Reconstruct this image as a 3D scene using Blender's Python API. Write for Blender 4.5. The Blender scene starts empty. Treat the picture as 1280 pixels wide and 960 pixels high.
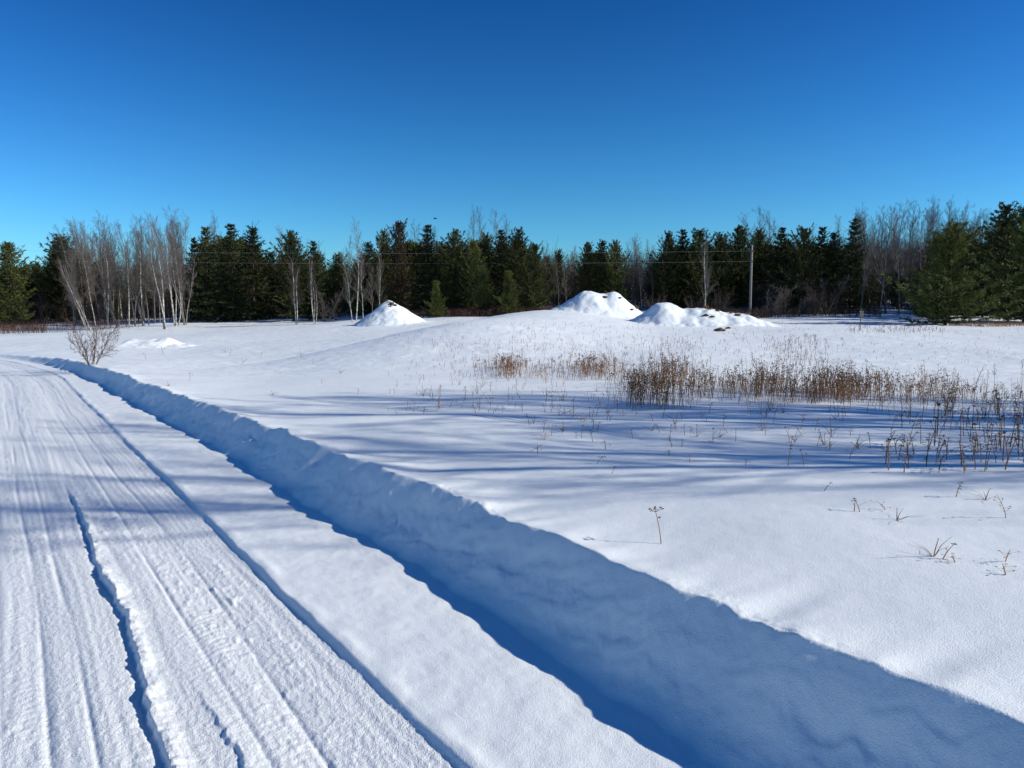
import bpy, math, random
import numpy as np
from mathutils import Vector, Matrix

R = math.radians
sc = bpy.context.scene
col = sc.collection
F, CX, CY, HZ, CAMH = 930.0, 640.0, 480.0, 388.0, 1.65
PITCH = math.atan((CY - HZ) / F)
SUN_EL, SUN_BACK = R(27), R(8)      # elevation, and how far the sun stands behind the viewer's right

# ------------------------------------------------------------------ camera
cam_d = bpy.data.cameras.new('camera'); cam = bpy.data.objects.new('camera', cam_d); col.objects.link(cam)
cam.location = (0, 0, CAMH); cam.rotation_euler = (math.pi/2 - PITCH, 0, 0)
cam_d.sensor_fit = 'HORIZONTAL'; cam_d.sensor_width = 36; cam_d.lens = 36 * F / 1280
cam_d.clip_start = 0.05; cam_d.clip_end = 3000
sc.camera = cam

def ray(px, py):
    x = (px - CX) / F; y = (CY - py) / F
    return Vector((x, math.cos(PITCH) + y*math.sin(PITCH), -math.sin(PITCH) + y*math.cos(PITCH)))
def at(px, py, Y):
    d = ray(px, py); return Vector((0, 0, CAMH)) + d * (Y / d.y)

# ------------------------------------------------------------------ noise
def _h(ix, iy, seed):
    n = (ix.astype(np.int64)*374761393 + iy.astype(np.int64)*668265263 + seed*1442695041) & 0xffffffff
    n = ((n ^ (n >> 13)) * 1274126177) & 0xffffffff
    n = (n ^ (n >> 16))
    return n
def pn(x, y, seed=0):
    x = np.asarray(x, float); y = np.asarray(y, float)
    ix = np.floor(x); iy = np.floor(y); fx = x-ix; fy = y-iy
    u = fx*fx*fx*(fx*(fx*6-15)+10); v = fy*fy*fy*(fy*(fy*6-15)+10)
    def g(dx, dy):
        a = _h(ix+dx, iy+dy, seed) * (2*math.pi/4294967296.0)
        return np.cos(a)*(fx-dx) + np.sin(a)*(fy-dy)
    n0 = g(0,0)*(1-u)+g(1,0)*u; n1 = g(0,1)*(1-u)+g(1,1)*u
    return (n0*(1-v)+n1*v)*1.5
def fbm(x, y, o=4, seed=0, gain=.5):
    s = 0; a = 1; 
    for i in range(o):
        s = s + a*pn(x, y, seed+i*17); x = np.asarray(x)*2.03+7.1; y = np.asarray(y)*2.03-3.7; a *= gain
    return s
def sst(a, b, x):
    t = np.clip((x-a)/(b-a), 0, 1); return t*t*(3-2*t)
def gs(x, w): return np.exp(-(x/w)**2)

# ------------------------------------------------------------------ terrain
ANG = R(34.75); DX, DY = -math.sin(ANG), math.cos(ANG); NX, NY = math.cos(ANG), math.sin(ANG)
CT = []
def cp(px, py, Y, z=None):
    if z is None: z = CAMH - (py - HZ) * Y / F
    X = (px - CX)/F*Y
    CT.append((math.atan2(X, Y), math.log(math.hypot(X, Y)), z))
for a in [(900,700,3.7,.40),(1250,700,3.7,.42),(700,760,3.2,.40),(1250,900,2.6,.42),(1200,620,4.9,.43),(900,620,4.9,.40),(1000,600,5.5,.40),(1000,560,7.1,.34),
          (1050,500,12,.24),(1250,560,7,.37),(1250,480,16,.10),(1250,440,25,.25),(1250,410,45),(1200,399,58),(1050,440,24,.25),
          (1050,404,50),(1050,414,37),(800,500,11.5,.28),(800,450,20,.32),(800,420,32),(800,401,48),(800,397,56),
          (600,520,9.5,.32),(600,470,17,.20),(600,440,24,.34),(640,405,45),(640,391,62),(760,393,62),(900,398,62),(1000,397,60),
          (500,600,5.3,.38),(400,540,8.5,.34),(450,500,12,.24),(450,460,18.5,.22),(420,430,30,.32),(480,404,50),(500,396,62),(430,398,70),
          (300,480,15,.14),(300,455,22,.06),(200,440,28,.08),(300,420,42,.20),(300,401,68),(100,430,35,.06),(100,412,62,.08),(0,411,65,.06),(0,440,28,.0),
          (200,405,65,.45),(250,500,12,.28),(205,490,12.3,.32),(112,460,19.4,.20),(80,452,24,.14),(-150,430,35,.0),(-150,410,75,.05),(-400,430,20,.0),
          (0,400,95,.6),(200,390,95),(450,384,100),(700,376,95),(1080,381,80),(1080,352,112),(1280,378,95),(1500,385,80),(850,370,110),(1500,410,40),
          (0,385,150,1.5),(300,380,160,1.8),(640,372,160,2.8),(1000,330,150,7),(1300,330,150,7),(1500,330,150,6),(-300,380,150,1.5),
          (0,0,600,1),(640,0,600,2),(1280,0,600,6),(-300,0,600,1),(1600,0,600,5),
          (1700,0,4,.42),(1700,0,12,.4),(1700,0,25,.5)]:
    cp(*a)
CT = np.array(CT)
def _k(r2): return np.where(r2 > 1e-12, r2*np.log(r2+1e-12), 0)*.5
_n = len(CT)
_P = CT[:, :2] * np.array([2.2, 1.0])
_K = _k(((_P[:,None]-_P[None])**2).sum(-1)) + np.eye(_n)*.01
_Q = np.hstack([np.ones((_n,1)), _P])
_S = np.linalg.solve(np.block([[_K,_Q],[_Q.T,np.zeros((3,3))]]), np.concatenate([CT[:,2], np.zeros(3)]))
def base_field(x, y):
    th = np.clip(np.arctan2(x, y), R(-52), R(52)); s = np.log(np.clip(np.hypot(x, y), 2.2, 600))
    p0 = th*2.2
    z = _S[_n] + _S[_n+1]*p0 + _S[_n+2]*s
    for i in range(_n):
        z = z + _S[i]*_k((p0-_P[i,0])**2 + (s-_P[i,1])**2)
    return z
E_A = np.array([-8.0, 22.0]); E_B = np.array([-2.7, 50.0])
_ed = (E_B-E_A)/np.linalg.norm(E_B-E_A)

def uv_of(x, y):
    u = x*NX + y*NY; v = x*DX + y*DY
    f = np.clip(v-21, 0, None)
    u = u + np.where(v < 60, .012*f*f, .012*39*39 + .94*(f-39))       # the road swings away to the left far off
    u = u + .05*pn(v*.12, v*0+3.3, 5)
    return u, v
SH_U = 1.32
def crest_u(v): return np.interp(v, [-5, 8, 14, 22, 30], [2.53, 2.53, 2.36, 2.06, 1.95])
def road_z(u, v):
    """packed snow of the road"""
    z = 0.010*pn(u*.9, v*.05, 11) + .010*pn(u*3.1, v*.12, 12)
    # rails pressed by tyres and runners: stretched along the road
    wob = .05*pn(v*.13, v*0+.5, 3)
    uu = u + wob
    near = 1 - sst(18, 45, v)
    z = z + near*(.0042*pn(uu*9, v*.22, 13) + .0032*pn(uu*27+.6*pn(v*.7,uu*2,19), v*.7, 14))
    # wheel tracks
    for c, w, d in ((.02,.14,.010),(.86,.15,.013),(-.55,.16,.012),(-1.35,.15,.012)):
        m = gs(uu-c, w)**1.0
        tread = np.sin((v + .55*np.abs(uu-c))*2*math.pi/.055)
        z = z - d*m + near*m*.0022*tread*(.5+.8*pn(u*2, v*1.3, 21))
    for c in (-.10, .06, .20, .93, .72):          # runner lines
        z = z - near*.009*gs(uu-c-.03*pn(v*.3, v*0+c*9, 23), .013)*(.6+.8*pn(v*.8, v*0+c*5, 22))
    # crumbs
    cr = fbm(u*13, v*9, 3, 31)
    z = z + near*.009*np.clip(cr-.12, 0, None)*np.clip(.45+1.5*pn(u*1.9, v*.35, 33),0,2) + near*.0022*fbm(u*38, v*30, 2, 35)
    # the broken rut with its standing lip
    cw = .47 + .06*pn(v*.5, v*0+9.1, 41) + .016*pn(v*2.6, v*0, 42) + .013*pn(v*8, v*0, 43) + .007*pn(v*23, v*0, 46)
    on = sst(8.6, 6.4, v) * np.clip(.85+.9*pn(v*1.9, v*0+2, 44), .12, 1.3)
    on = np.where(v < 12, on, 0)
    d = u - cw
    lip = np.where(d > 0, gs(d, .060), gs(d, .010))
    z = z + on*(.030*lip*(1+.5*pn(u*7, v*6, 45)+.3*pn(u*26, v*22, 49)) - .014*gs(d+.02, .022)*(d < 0))
    c2 = .64 + .03*pn(v*1.0, v*0+1.7, 47) + .022*pn(v*7, v*0, 48) + .010*pn(v*19, v*0, 48)
    on2 = sst(3.5, 2.9, v); d2 = u-c2
    z = z + on2*.013*np.where(d2 > 0, gs(d2, .05), gs(d2, .010))
    return z - .020
def crest_noise(v, u):
    return (.030*pn(v*.55, v*0+1.2, 51) + .030*pn(v*1.7, u*.8, 52) + .019*pn(v*4.6, u*1.3, 53))
def H(x, y):
    x = np.asarray(x, float); y = np.asarray(y, float)
    u, v = uv_of(x, y)
    r = np.hypot(x, y)
    # open field
    f = base_field(x, y)
    sd = (x-E_A[0])*_ed[1] - (y-E_A[1])*_ed[0]; al = (x-E_A[0])*_ed[0] + (y-E_A[1])*_ed[1]
    kk = np.clip(sd, 0, None); kk = 1.25*(1-np.exp(-np.sqrt(kk*kk+.03)/3.8)) - .16
    f = f + kk*sst(-4, 6, al)*sst(38, 25, al)*sst(-14,-3,sd)*sst(12.5,4,sd)
    nf = sst(3, 6, r)
    f = f + .10*fbm(x*.11, y*.09, 3, 61)*sst(8, 25, r)
    f = f + .035*pn(x*.28+.4*y*.1, y*.62, 62)*nf*sst(20, 8, r) + .034*pn(x*.30, y*1.05, 63)*sst(5.6, 7, y)*sst(15, 10, r)*sst(-5, 0, x)
    f = f - .045*sst(4, 2.6, u)*sst(16,8,v) + .010*pn(x*.8, y*.9, 64) + .0018*fbm(x*5, y*5, 3, 65)*sst(40, 10, r)
    # lumps further out
    f = f + .022*np.abs(fbm(x*1.1, y*1.3, 3, 66))*sst(14, 22, r)*sst(90, 50, r)
    # old ski tracks crossing the field
    for cc, off in (((-1.7,10.6,1.35,7.7,4.6,6.6),0.0),((-1.7,10.6,1.35,7.7,4.6,6.6),.16),((2.4,11.2,4.4,8.9,9.0,8.1),0.),((2.4,11.2,4.4,8.9,9.0,8.1),.15),((-4.2,12.6,-1.7,10.6,1.35,7.7),0.0),((-4.2,12.6,-1.7,10.6,1.35,7.7),.16)):
        ax, ay, bx, by, ex, ey = cc
        t = (x-ax)/(ex-ax); q = np.interp(x, [ax, bx, ex], [ay, by, ey]) + .25*np.sin(np.clip(t,0,1)*math.pi)*0 + off
        q = q - .35*np.sin(np.clip(t,0,1)*2*math.pi)*.5
        m = sst(-.02,.08,t)*sst(1.02,.85,t)
        f = f - .022*m*gs(y-q, .035)
    # road side profile
    hh = np.interp(v, [-6, 9, 18, 26, 31, 38], [1, 1, .97, .9, .6, .0])
    cn = crest_noise(v, u)
    cu = crest_u(v) + .07*pn(v*.35, v*0+4, 71) + .05*pn(v*1.4, v*0+4, 72) + .03*pn(v*3.7, v*0+8, 73) + .012*pn(v*9, v*0+8, 74)
    road_base = np.interp(np.clip(y, 0, 200), [0, 12, 22, 35, 60, 200], [0, 0, -.05, -.02, .05, .05])
    floor = road_base + .010*pn(u*1.3, v*.7, 81) + .0035*fbm(u*6, v*5, 3, 82)*sst(40, 8, r)
    w = np.interp(v, [8, 22], [.43, .30])
    t = np.clip((u-(cu-w))/w, 0, 1)
    s = t**1.25*(1-.0) ; s = .75*s + .25*(t*t*(3-2*t))
    pock = (.019*fbm(v*1.3+u*2, u*3.5, 4, 83) + .009*fbm(v*6, u*9, 4, 90) - .013*np.clip(1-np.abs(fbm(v*1.5+u*2.5+.3*pn(v*4,u*4,91), u*3, 2, 84))*5, 0, 1)*sst(-.1,.4,pn(v*1.2,u*1.2,92)))*np.sin(np.clip(t,0,1)*math.pi)
    lip = .012*gs(u-cu, .12)
    fz = f + (lip + cn)*gs(np.clip(u-cu, 0, None), .45) + (.008*pn(v*11, u*9, 54) + .004*pn(v*27, u*25, 55))*sst(-.2,.5,pn(v*.8,v*0+6,56))*gs(u-cu, .10)*sst(14, 7, v)
    fz = fz*hh + (1-hh)*(f)
    top = np.where(hh > 0, fz, f)
    side = floor*(1-s) + top*s + pock*(hh)
    off = (1-hh)
    # shoulder step
    su = SH_U + .010*pn(v*1.1, v*0, 85) + .006*pn(v*5, v*0, 86) + .03*pn(v*.25, v*0, 87)
    st = sst(su-.045, su, u)
    lipr = .012*gs(u-su-.03, .04)*(.4+pn(v*2, v*0, 88))
    rz = road_base + road_z(u, v)
    z = rz*(1-st) + side*st + lipr*st*(u < 1.7)
    # left side of the road: mirror shoulder, low bank, plain field
    ul = -u - .4
    tl = sst(2.6, 3.3, ul)
    z = z*(1-tl) + (np.where(r<60, .30, f) + .05*pn(x*.3, y*.3, 89))*tl
    far = sst(34, 46, v)
    return z*(1-far) + f*far
def Hq(x, y):
    """height read off the finished ground sheet"""
    a = np.interp(np.degrees(np.arctan2(x, y)), th, np.arange(len(th))); b = np.interp(np.log(np.hypot(x, y)+1e-9), np.log(rr), np.arange(len(rr)))
    i = np.clip(a.astype(int), 0, len(th)-2); j = np.clip(b.astype(int), 0, len(rr)-2); a = a-i; b = b-j
    return (GZ[j,i]*(1-a)+GZ[j,i+1]*a)*(1-b) + (GZ[j+1,i]*(1-a)+GZ[j+1,i+1]*a)*b
def hz(x, y): return float(Hq(np.array([float(x)]), np.array([float(y)]))[0])
def ground(px, py, ymax=90):
    d = ray(px, py); Y = np.geomspace(1.5, ymax, 900)
    X = d.x/d.y*Y; Z = CAMH + d.z/d.y*Y
    g = Hq(X, Y); i = np.argmax(g >= Z) if (g >= Z).any() else len(Y)-1
    return Vector((X[i], Y[i], g[i]))

# ------------------------------------------------------------------ tagging
def tag(o, label=None, cat=None, group=None, kind=None):
    if label: o['label'] = label
    if cat: o['category'] = cat
    if group: o['group'] = group
    if kind: o['kind'] = kind
    return o
def empty(name, loc, rot=(0,0,0)):
    o = bpy.data.objects.new(name, None); col.objects.link(o); o.location = loc; o.rotation_euler = rot
    o.empty_display_size = .2
    return o
def link(name, me, parent=None, loc=None):
    o = bpy.data.objects.new(name, me); col.objects.link(o)
    if parent: o.parent = parent
    if loc is not None: o.location = loc
    return o
def mesh_np(name, V, Q, mat, smooth=True, k=4):
    V = np.asarray(V, np.float32); Q = np.asarray(Q, np.int32)
    me = bpy.data.meshes.new(name)
    me.vertices.add(len(V)); me.vertices.foreach_set('co', V.ravel())
    me.loops.add(Q.size); me.loops.foreach_set('vertex_index', Q.ravel())
    me.polygons.add(len(Q)); me.polygons.foreach_set('loop_start', np.arange(0, Q.size, k, dtype=np.int32))
    me.polygons.foreach_set('use_smooth', np.full(len(Q), smooth))
    me.materials.append(mat); me.update(); me.validate()
    return me
class MB:
    def __init__(s): s.v = []; s.f = []
    def tube(s, pts, rad, n=3):
        if len(pts) < 2: return
        b0 = len(s.v)
        for i, p in enumerate(pts):
            d = (pts[min(i+1, len(pts)-1)] - pts[max(i-1, 0)])
            if d.length < 1e-9: d = Vector((0,0,1))
            d.normalize()
            a = d.cross(Vector((0,0,1)) if abs(d.z) < .9 else Vector((1,0,0))).normalized(); b = d.cross(a)
            for k in range(n):
                t = 2*math.pi*k/n
                s.v.append(p + (a*math.cos(t) + b*math.sin(t))*rad[i])
        for i in range(len(pts)-1):
            for k in range(n):
                a0 = b0+i*n+k; a1 = b0+i*n+(k+1) % n
                s.f.append((a0, a1, a1+n, a0+n))
        s.f.append(tuple(b0+(len(pts)-1)*n+k for k in range(n)))
    def quad(s, p, d, w, side):
        b = len(s.v); s.v += [p - side*w*.5, p + side*w*.5, p + d + side*w*.3, p + d - side*w*.3]; s.f.append((b, b+1, b+2, b+3))
    def box(s, c, h, rot=None):
        b = len(s.v)
        for x in (-1,1):
            for y in (-1,1):
                for z in (-1,1):
                    q = Vector((x*h[0], y*h[1], z*h[2]))
                    if rot: q = rot @ q
                    s.v.append(Vector(c)+q)
        for f in ((0,1,3,2),(4,6,7,5),(0,4,5,1),(2,3,7,6),(0,2,6,4),(1,5,7,3)): s.f.append(tuple(b+i for i in f))
    def blob(s, c, r, seed=0, amp=.25, n=10, m=7, flat=1.0):
        b = len(s.v); rr = random.Random(seed); o = rr.random()*50
        for i in range(m+1):
            for j in range(n):
                t = math.pi*i/m; p = 2*math.pi*j/n
                d = Vector((math.sin(t)*math.cos(p), math.sin(t)*math.sin(p), math.cos(t)))
                k = 1 + amp*float(fbm(d.x*1.7+o, d.y*1.7+d.z*2.3, 3, 7))*1.6
                s.v.append(Vector(c) + Vector((d.x*r[0], d.y*r[1], d.z*r[2]))*k)
        for i in range(m):
            for j in range(n):
                s.f.append((b+i*n+j, b+(i+1)*n+j, b+(i+1)*n+(j+1) % n, b+i*n+(j+1) % n))
    def mesh(s, name, mat, smooth=False):
        me = bpy.data.meshes.new(name); me.from_pydata([tuple(v) for v in s.v], [], s.f)
        if smooth: me.polygons.foreach_set('use_smooth', [True]*len(me.polygons))
        me.materials.append(mat); me.update(); return me
    def build(s, name, mat, parent=None, loc=None, smooth=False):
        return link(name, s.mesh(name, mat, smooth), parent, loc)

# ------------------------------------------------------------------ materials
def new_mat(name):
    m = bpy.data.materials.new(name); m.use_nodes = True
    nt = m.node_tree; b = nt.nodes['Principled BSDF']; return m, nt, b
def N(nt, t, **kw):
    n = nt.nodes.new(t)
    for k, v in kw.items():
        if k in n.inputs: n.inputs[k].default_value = v
        else: setattr(n, k, v)
    return n
def snow_mat(name, grain=.35, dirt=0.0, base=(.94,.955,.955), crumb=.0):
    m, nt, b = new_mat(name); L = nt.links.new
    tc = N(nt, 'ShaderNodeNewGeometry')
    n1 = N(nt, 'ShaderNodeTexNoise', Scale=.9, Detail=5.0)
    n2 = N(nt, 'ShaderNodeTexNoise', Scale=170.0, Detail=3.0)
    n3 = N(nt, 'ShaderNodeTexNoise', Scale=70.0, Detail=4.0)
    for n in (n1, n2, n3): L(tc.outputs['Position'], n.inputs['Vector'])
    r = N(nt, 'ShaderNodeValToRGB'); L(n1.outputs['Fac'], r.inputs['Fac'])
    r.color_ramp.elements[0].position = .3; r.color_ramp.elements[0].color = (base[0]*.93, base[1]*.945, base[2]*.97, 1)
    r.color_ramp.elements[1].position = .7; r.color_ramp.elements[1].color = (*base, 1)
    # grains: tiny dark and bright crystals
    r2 = N(nt, 'ShaderNodeMapRange'); L(n2.outputs['Fac'], r2.inputs['Value'])
    r2.inputs['From Min'].default_value = .3; r2.inputs['From Max'].default_value = .7; r2.inputs['To Min'].default_value = .90; r2.inputs['To Max'].default_value = 1.05
    mx = N(nt, 'ShaderNodeMix', data_type='RGBA', blend_type='MULTIPLY'); mx.inputs['Factor'].default_value = 1
    L(r.outputs['Color'], mx.inputs[6]); L(r2.outputs['Result'], mx.inputs[7])
    out = mx.outputs[2]
    if dirt > 0:
        nd = N(nt, 'ShaderNodeTexNoise', Scale=2.2, Detail=8.0); L(tc.outputs['Position'], nd.inputs['Vector'])
        rd = N(nt, 'ShaderNodeMapRange'); L(nd.outputs['Fac'], rd.inputs['Value'])
        rd.inputs['From Min'].default_value = .56; rd.inputs['From Max'].default_value = .74; rd.inputs['To Max'].default_value = dirt
        md = N(nt, 'ShaderNodeMix', data_type='RGBA'); L(rd.outputs['Result'], md.inputs['Factor']); L(out, md.inputs[6]); md.inputs[7].default_value = (.78,.79,.80,1)
        out = md.outputs[2]
    L(out, b.inputs['Base Color'])
    b.inputs['Roughness'].default_value = .55
    b.inputs['Specular IOR Level'].default_value = .35
    bp = N(nt, 'ShaderNodeBump', Strength=grain, Distance=.006); L(n2.outputs['Fac'], bp.inputs['Height'])
    bp2 = N(nt, 'ShaderNodeBump', Strength=grain*.6+crumb*.6, Distance=.005); L(n3.outputs['Fac'], bp2.inputs['Height']); L(bp.outputs['Normal'], bp2.inputs['Normal'])
    L(bp2.outputs['Normal'], b.inputs['Normal'])
    return m
def noise_mat(name, c1, c2, scale=8., rough=.85, rnd=.0, detail=4., spread=.22):
    m, nt, b = new_mat(name); L = nt.links.new
    tc = N(nt, 'ShaderNodeNewGeometry'); n1 = N(nt, 'ShaderNodeTexNoise', Scale=scale, Detail=detail); L(tc.outputs['Position'], n1.inputs['Vector'])
    r = N(nt, 'ShaderNodeValToRGB'); L(n1.outputs['Fac'], r.inputs['Fac'])
    r.color_ramp.elements[0].position = .5-spread; r.color_ramp.elements[0].color = (*c1, 1); r.color_ramp.elements[1].position = .5+spread; r.color_ramp.elements[1].color = (*c2, 1)
    out = r.outputs['Color']
    if rnd:
        oi = N(nt, 'ShaderNodeObjectInfo'); hs = N(nt, 'ShaderNodeHueSaturation')
        mr = N(nt, 'ShaderNodeMapRange'); L(oi.outputs['Random'], mr.inputs['Value']); mr.inputs['To Min'].default_value = 1-rnd; mr.inputs['To Max'].default_value = 1+rnd
        L(mr.outputs['Result'], hs.inputs['Value']); L(out, hs.inputs['Color']); out = hs.outputs['Color']
    L(out, b.inputs['Base Color']); b.inputs['Roughness'].default_value = rough; b.inputs['Specular IOR Level'].default_value = .2
    return m
M = dict(
  field=snow_mat('field snow', .45), road=snow_mat('packed road snow', .8, .30, (.93,.93,.93), .6), bank=snow_mat('bank snow', .45),
  needles=noise_mat('pine needles', (.026,.036,.010), (.125,.132,.034), .9, .7, .4),  # light olive clumps: sunlit patches of foliage put into the needle colour
  needles_d=noise_mat('spruce needles', (.016,.023,.009), (.060,.070,.022), 1.1, .7, .3),
  needles_w=noise_mat('white pine needles', (.03,.045,.013), (.16,.17,.036), .8, .65, .1),
  rust=noise_mat('rusty needles', (.05,.04,.02), (.11,.075,.035), 1.1, .8, .2),
  trunk=noise_mat('conifer bark', (.03,.024,.02), (.085,.065,.05), 9),
  birch=noise_mat('birch bark', (.19,.17,.145), (.56,.53,.47), 5, .7, .35, 6, .12),
  gbark=noise_mat('grey bark', (.09,.075,.062), (.22,.19,.16), 7, .85, .35),
  twig=noise_mat('twigs', (.075,.060,.052), (.19,.155,.135), 3, .85, .35),
  twig_p=noise_mat('pale twigs', (.20,.165,.14), (.36,.31,.27), 3, .85, .3),
  redtwig=noise_mat('red brown twigs', (.075,.035,.022), (.17,.085,.055), 3, .85, .2),
  brush=noise_mat('dark brush', (.035,.026,.022), (.12,.085,.065), 2.5, .9),
  straw=noise_mat('dry straw', (.15,.062,.028), (.48,.26,.12), 2.2, .85, .25, 6),
  seed=noise_mat('dry seed heads', (.05,.025,.013), (.24,.125,.06), 25, .9, .3),
  soil=noise_mat('frozen soil', (.05,.032,.02), (.20,.13,.08), 6, .95, .0, 8),
  rock=noise_mat('rock', (.05,.048,.05), (.16,.15,.145), 5, .9),
  pole=noise_mat('weathered pole', (.15,.14,.13), (.32,.30,.28), 12, .85),
  wire=noise_mat('wire', (.30,.30,.31), (.42,.42,.43), 2, .4),
  glass=noise_mat('insulator', (.10,.07,.05), (.16,.11,.08), 5, .25),
  bird=noise_mat('bird feathers', (.012,.012,.013), (.03,.03,.032), 5, .6),
)

# ------------------------------------------------------------------ ground sheet, cut into field, bank, shoulder and road
th = np.concatenate([np.linspace(-180,-100,9), np.linspace(-96,-44,30), np.linspace(-42,40,1150), np.linspace(41.5,96,36), np.linspace(100,180,9)])
rr = np.concatenate([np.geomspace(.25,2.0,60,endpoint=False), np.geomspace(2.0,16,640,endpoint=False), np.geomspace(16,110,420,endpoint=False), np.geomspace(110,900,50)])
TH, RR = np.meshgrid(np.radians(th), rr)
GX = RR*np.sin(TH); GY = RR*np.cos(TH)
GZ = H(GX, GY)
U, V_ = uv_of(GX, GY)
nr, nc = GX.shape
P = np.stack([GX, GY, GZ], -1).reshape(-1, 3)
idx = np.arange(nr*nc).reshape(nr, nc)
quads = np.stack([idx[:-1,:-1], idx[:-1,1:], idx[1:,1:], idx[1:,:-1]], -1).reshape(-1, 4)[:, ::-1]
uc = U.reshape(-1)[quads].mean(1); vc = V_.reshape(-1)[quads].mean(1)
cls = np.zeros(len(quads), int)                       # 0 field
lim = vc < 40
cls[(uc < SH_U-.02) & (uc > -3.1) & lim] = 1          # road
cls[(uc >= SH_U-.02) & (uc < crest_u(vc)-.45) & lim] = 2         # shoulder
cls[(uc >= crest_u(vc)-.45) & (uc < crest_u(vc)+.03) & (vc < 32)] = 3       # bank face
for k, (nm, mt) in enumerate((('snow_field','field'),('road','road'),('road_shoulder','field'),('snow_bank','bank'))):
    q = quads[cls == k]; used = np.unique(q); remap = np.full(len(P), -1); remap[used] = np.arange(len(used))
    o = link(nm, mesh_np(nm, P[used], remap[q], M[mt])); tag(o, kind='structure')
    o['label'] = {'snow_field':'open field under wind rippled snow', 'road':'packed snow road marked by tyre and runner tracks', 'road_shoulder':'smooth snow shoulder between road and bank', 'snow_bank':'shaded blue face of the ploughed snow bank'}[nm]
del P, quads

# ------------------------------------------------------------------ mounds
def mound(name, label, cx, cy, rx, ry, fn, n=130):
    g = np.linspace(-1, 1, n); A, B = np.meshgrid(g, g)
    x = A*rx; y = B*ry
    h = fn(x, y)
    z = H(cx+x, cy+y) + h
    ed = np.maximum(np.abs(A), np.abs(B)); z = z - .06*sst(.9, 1, ed) - .03
    z0 = hz(cx, cy)
    P = np.stack([x, y, z-z0], -1).reshape(-1, 3); i = np.arange(n*n).reshape(n, n)
    q = np.stack([i[:-1,:-1], i[:-1,1:], i[1:,1:], i[1:,:-1]], -1).reshape(-1, 4)
    keep = (h.reshape(-1)[q].max(1) > -.02); q = q[keep]
    e = empty(name, (cx, cy, z0)); tag(e, label, 'snow mound', 'snow covered mounds on the field')
    link('snow_cap', mesh_np('snow_cap', P, q, M['field']), e)
    return e, (lambda a, b: float(H(np.array([cx+a]), np.array([cy+b]))[0] + fn(np.array([a]), np.array([b]))[0] - z0))
def cone(x, y, cx, cy, r, h, p=1.1):
    d = np.hypot((x-cx), (y-cy)); t = np.clip(1 - d/r, -.2, 1); return h*np.sign(t)*np.abs(t)**p
def dome(x, y, cx, cy, rx, ry, h):
    d = np.sqrt(((x-cx)/rx)**2 + ((y-cy)/ry)**2); return h*(1-sst(0, 1, d))
g1 = at(486, 403, 50)
e1, f1 = mound('snow_mound', 'pointed cone of snow with a dark bare spot near its tip', g1.x, g1.y, 4.2, 3.6,
   lambda x, y: np.maximum(cone(x, y, 0, 0, 2.5, 1.42, 1.10), 0)*(1+.05*pn(x*1.3,y*1.3,91)) + cone(x, y, .6, 0, 3.5, .30, 1.0) + .05*fbm(x*1.8,y*1.8,3,92)*sst(3.4,2,np.hypot(x,y)) - .05)
g2 = at(750, 396, 49)
e2, f2 = mound('snow_mound', 'largest rounded snow mound with a flat lumpy top', g2.x, g2.y, 4.6, 4.0,
   lambda x, y: 1.38*(1-sst(.10, 1.0, np.sqrt((x/3.9)**2+(y/3.0)**2)))*(1+.05*pn(x*.9,y*.9,93)) + dome(x,y,1.9,-.1,2.2,1.9,.30) + dome(x,y,-1.0,-.2,1.5,1.6,.20) + dome(x,y,.9,0,1.0,1.2,.20) - dome(x,y,.2,-.9,.8,1.4,.12) + .06*fbm(x*1.3,y*1.3,4,94)*sst(4.4,3,np.hypot(x,y)) - .05)
g3 = at(862, 399, 44)
e3, f3 = mound('snow_mound', 'low long snow mound trailing off to the right with grass tufts', g3.x, g3.y, 6.2, 3.4,
   lambda x, y: np.log(np.exp(6*1.33*(1-sst(.05,1,np.sqrt(((x+1.5)/2.35)**2+(y/2.3)**2)))) + np.exp(6*1.02*(1-sst(.1,1,np.sqrt(((x-.5)/3.2)**2+(y/2.5)**2)))) + np.exp(6*.74*(1-sst(.1,1,np.sqrt(((x-2.3)/3.7)**2+(y/2.5)**2)))) - 2)/6 + .085*fbm(x*1.4,y*1.4,4,96)*sst(6,4,np.hypot(x,y)) - .05)
rnd = random.Random(5)
def tuft(n, h, spread, w=.012, seed=0):
    m = MB(); r = random.Random(seed)
    for _ in range(n):
        a = r.random()*6.28; p = Vector((math.cos(a), math.sin(a), 0))*spread*r.random()
        d = Vector((math.cos(a)*.5*r.random(), math.sin(a)*.5*r.random(), 1))*h*r.uniform(.5, 1)
        m.tube([p, p+d*.6+Vector((0,0,.02)), p+d+Vector((math.cos(a), math.sin(a), -.6))*h*.25*r.random()], [w, w*.7, w*.25], 3)
    return m
def dirt(e, f, a, b, r, seed):
    m = MB(); m.blob((0,0,0), r, seed, .5, 12, 8); o = m.build('bare_soil', M['soil'], e, (a, b, f(a, b)), True); return o
def grassy(e, f, a, b, h, sp, n, seed):
    o = tuft(n, h, sp, .012, seed).build('grass_tuft', M['straw'], e, (a, b, f(a, b)-.03))
dirt(e1, f1, .28, -.35, (.16,.12,.10), 1); dirt(e1, f1, .50, -.42, (.12,.1,.07), 2); dirt(e1, f1, .24, -.62, (.07,.07,.05), 6)
grassy(e1, f1, .1, -.25, .22, .12, 14, 1)
for i, (a, b, s) in enumerate(((.25,-.7,.15),(1.2,-.7,.11),(1.9,-1.1,.12),(2.3,-.5,.09))): dirt(e2, f2, a, b, (s,s*.8,s*.4), 10+i)
grassy(e2, f2, 2.4, .2, .22, .2, 14, 31)
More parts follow.
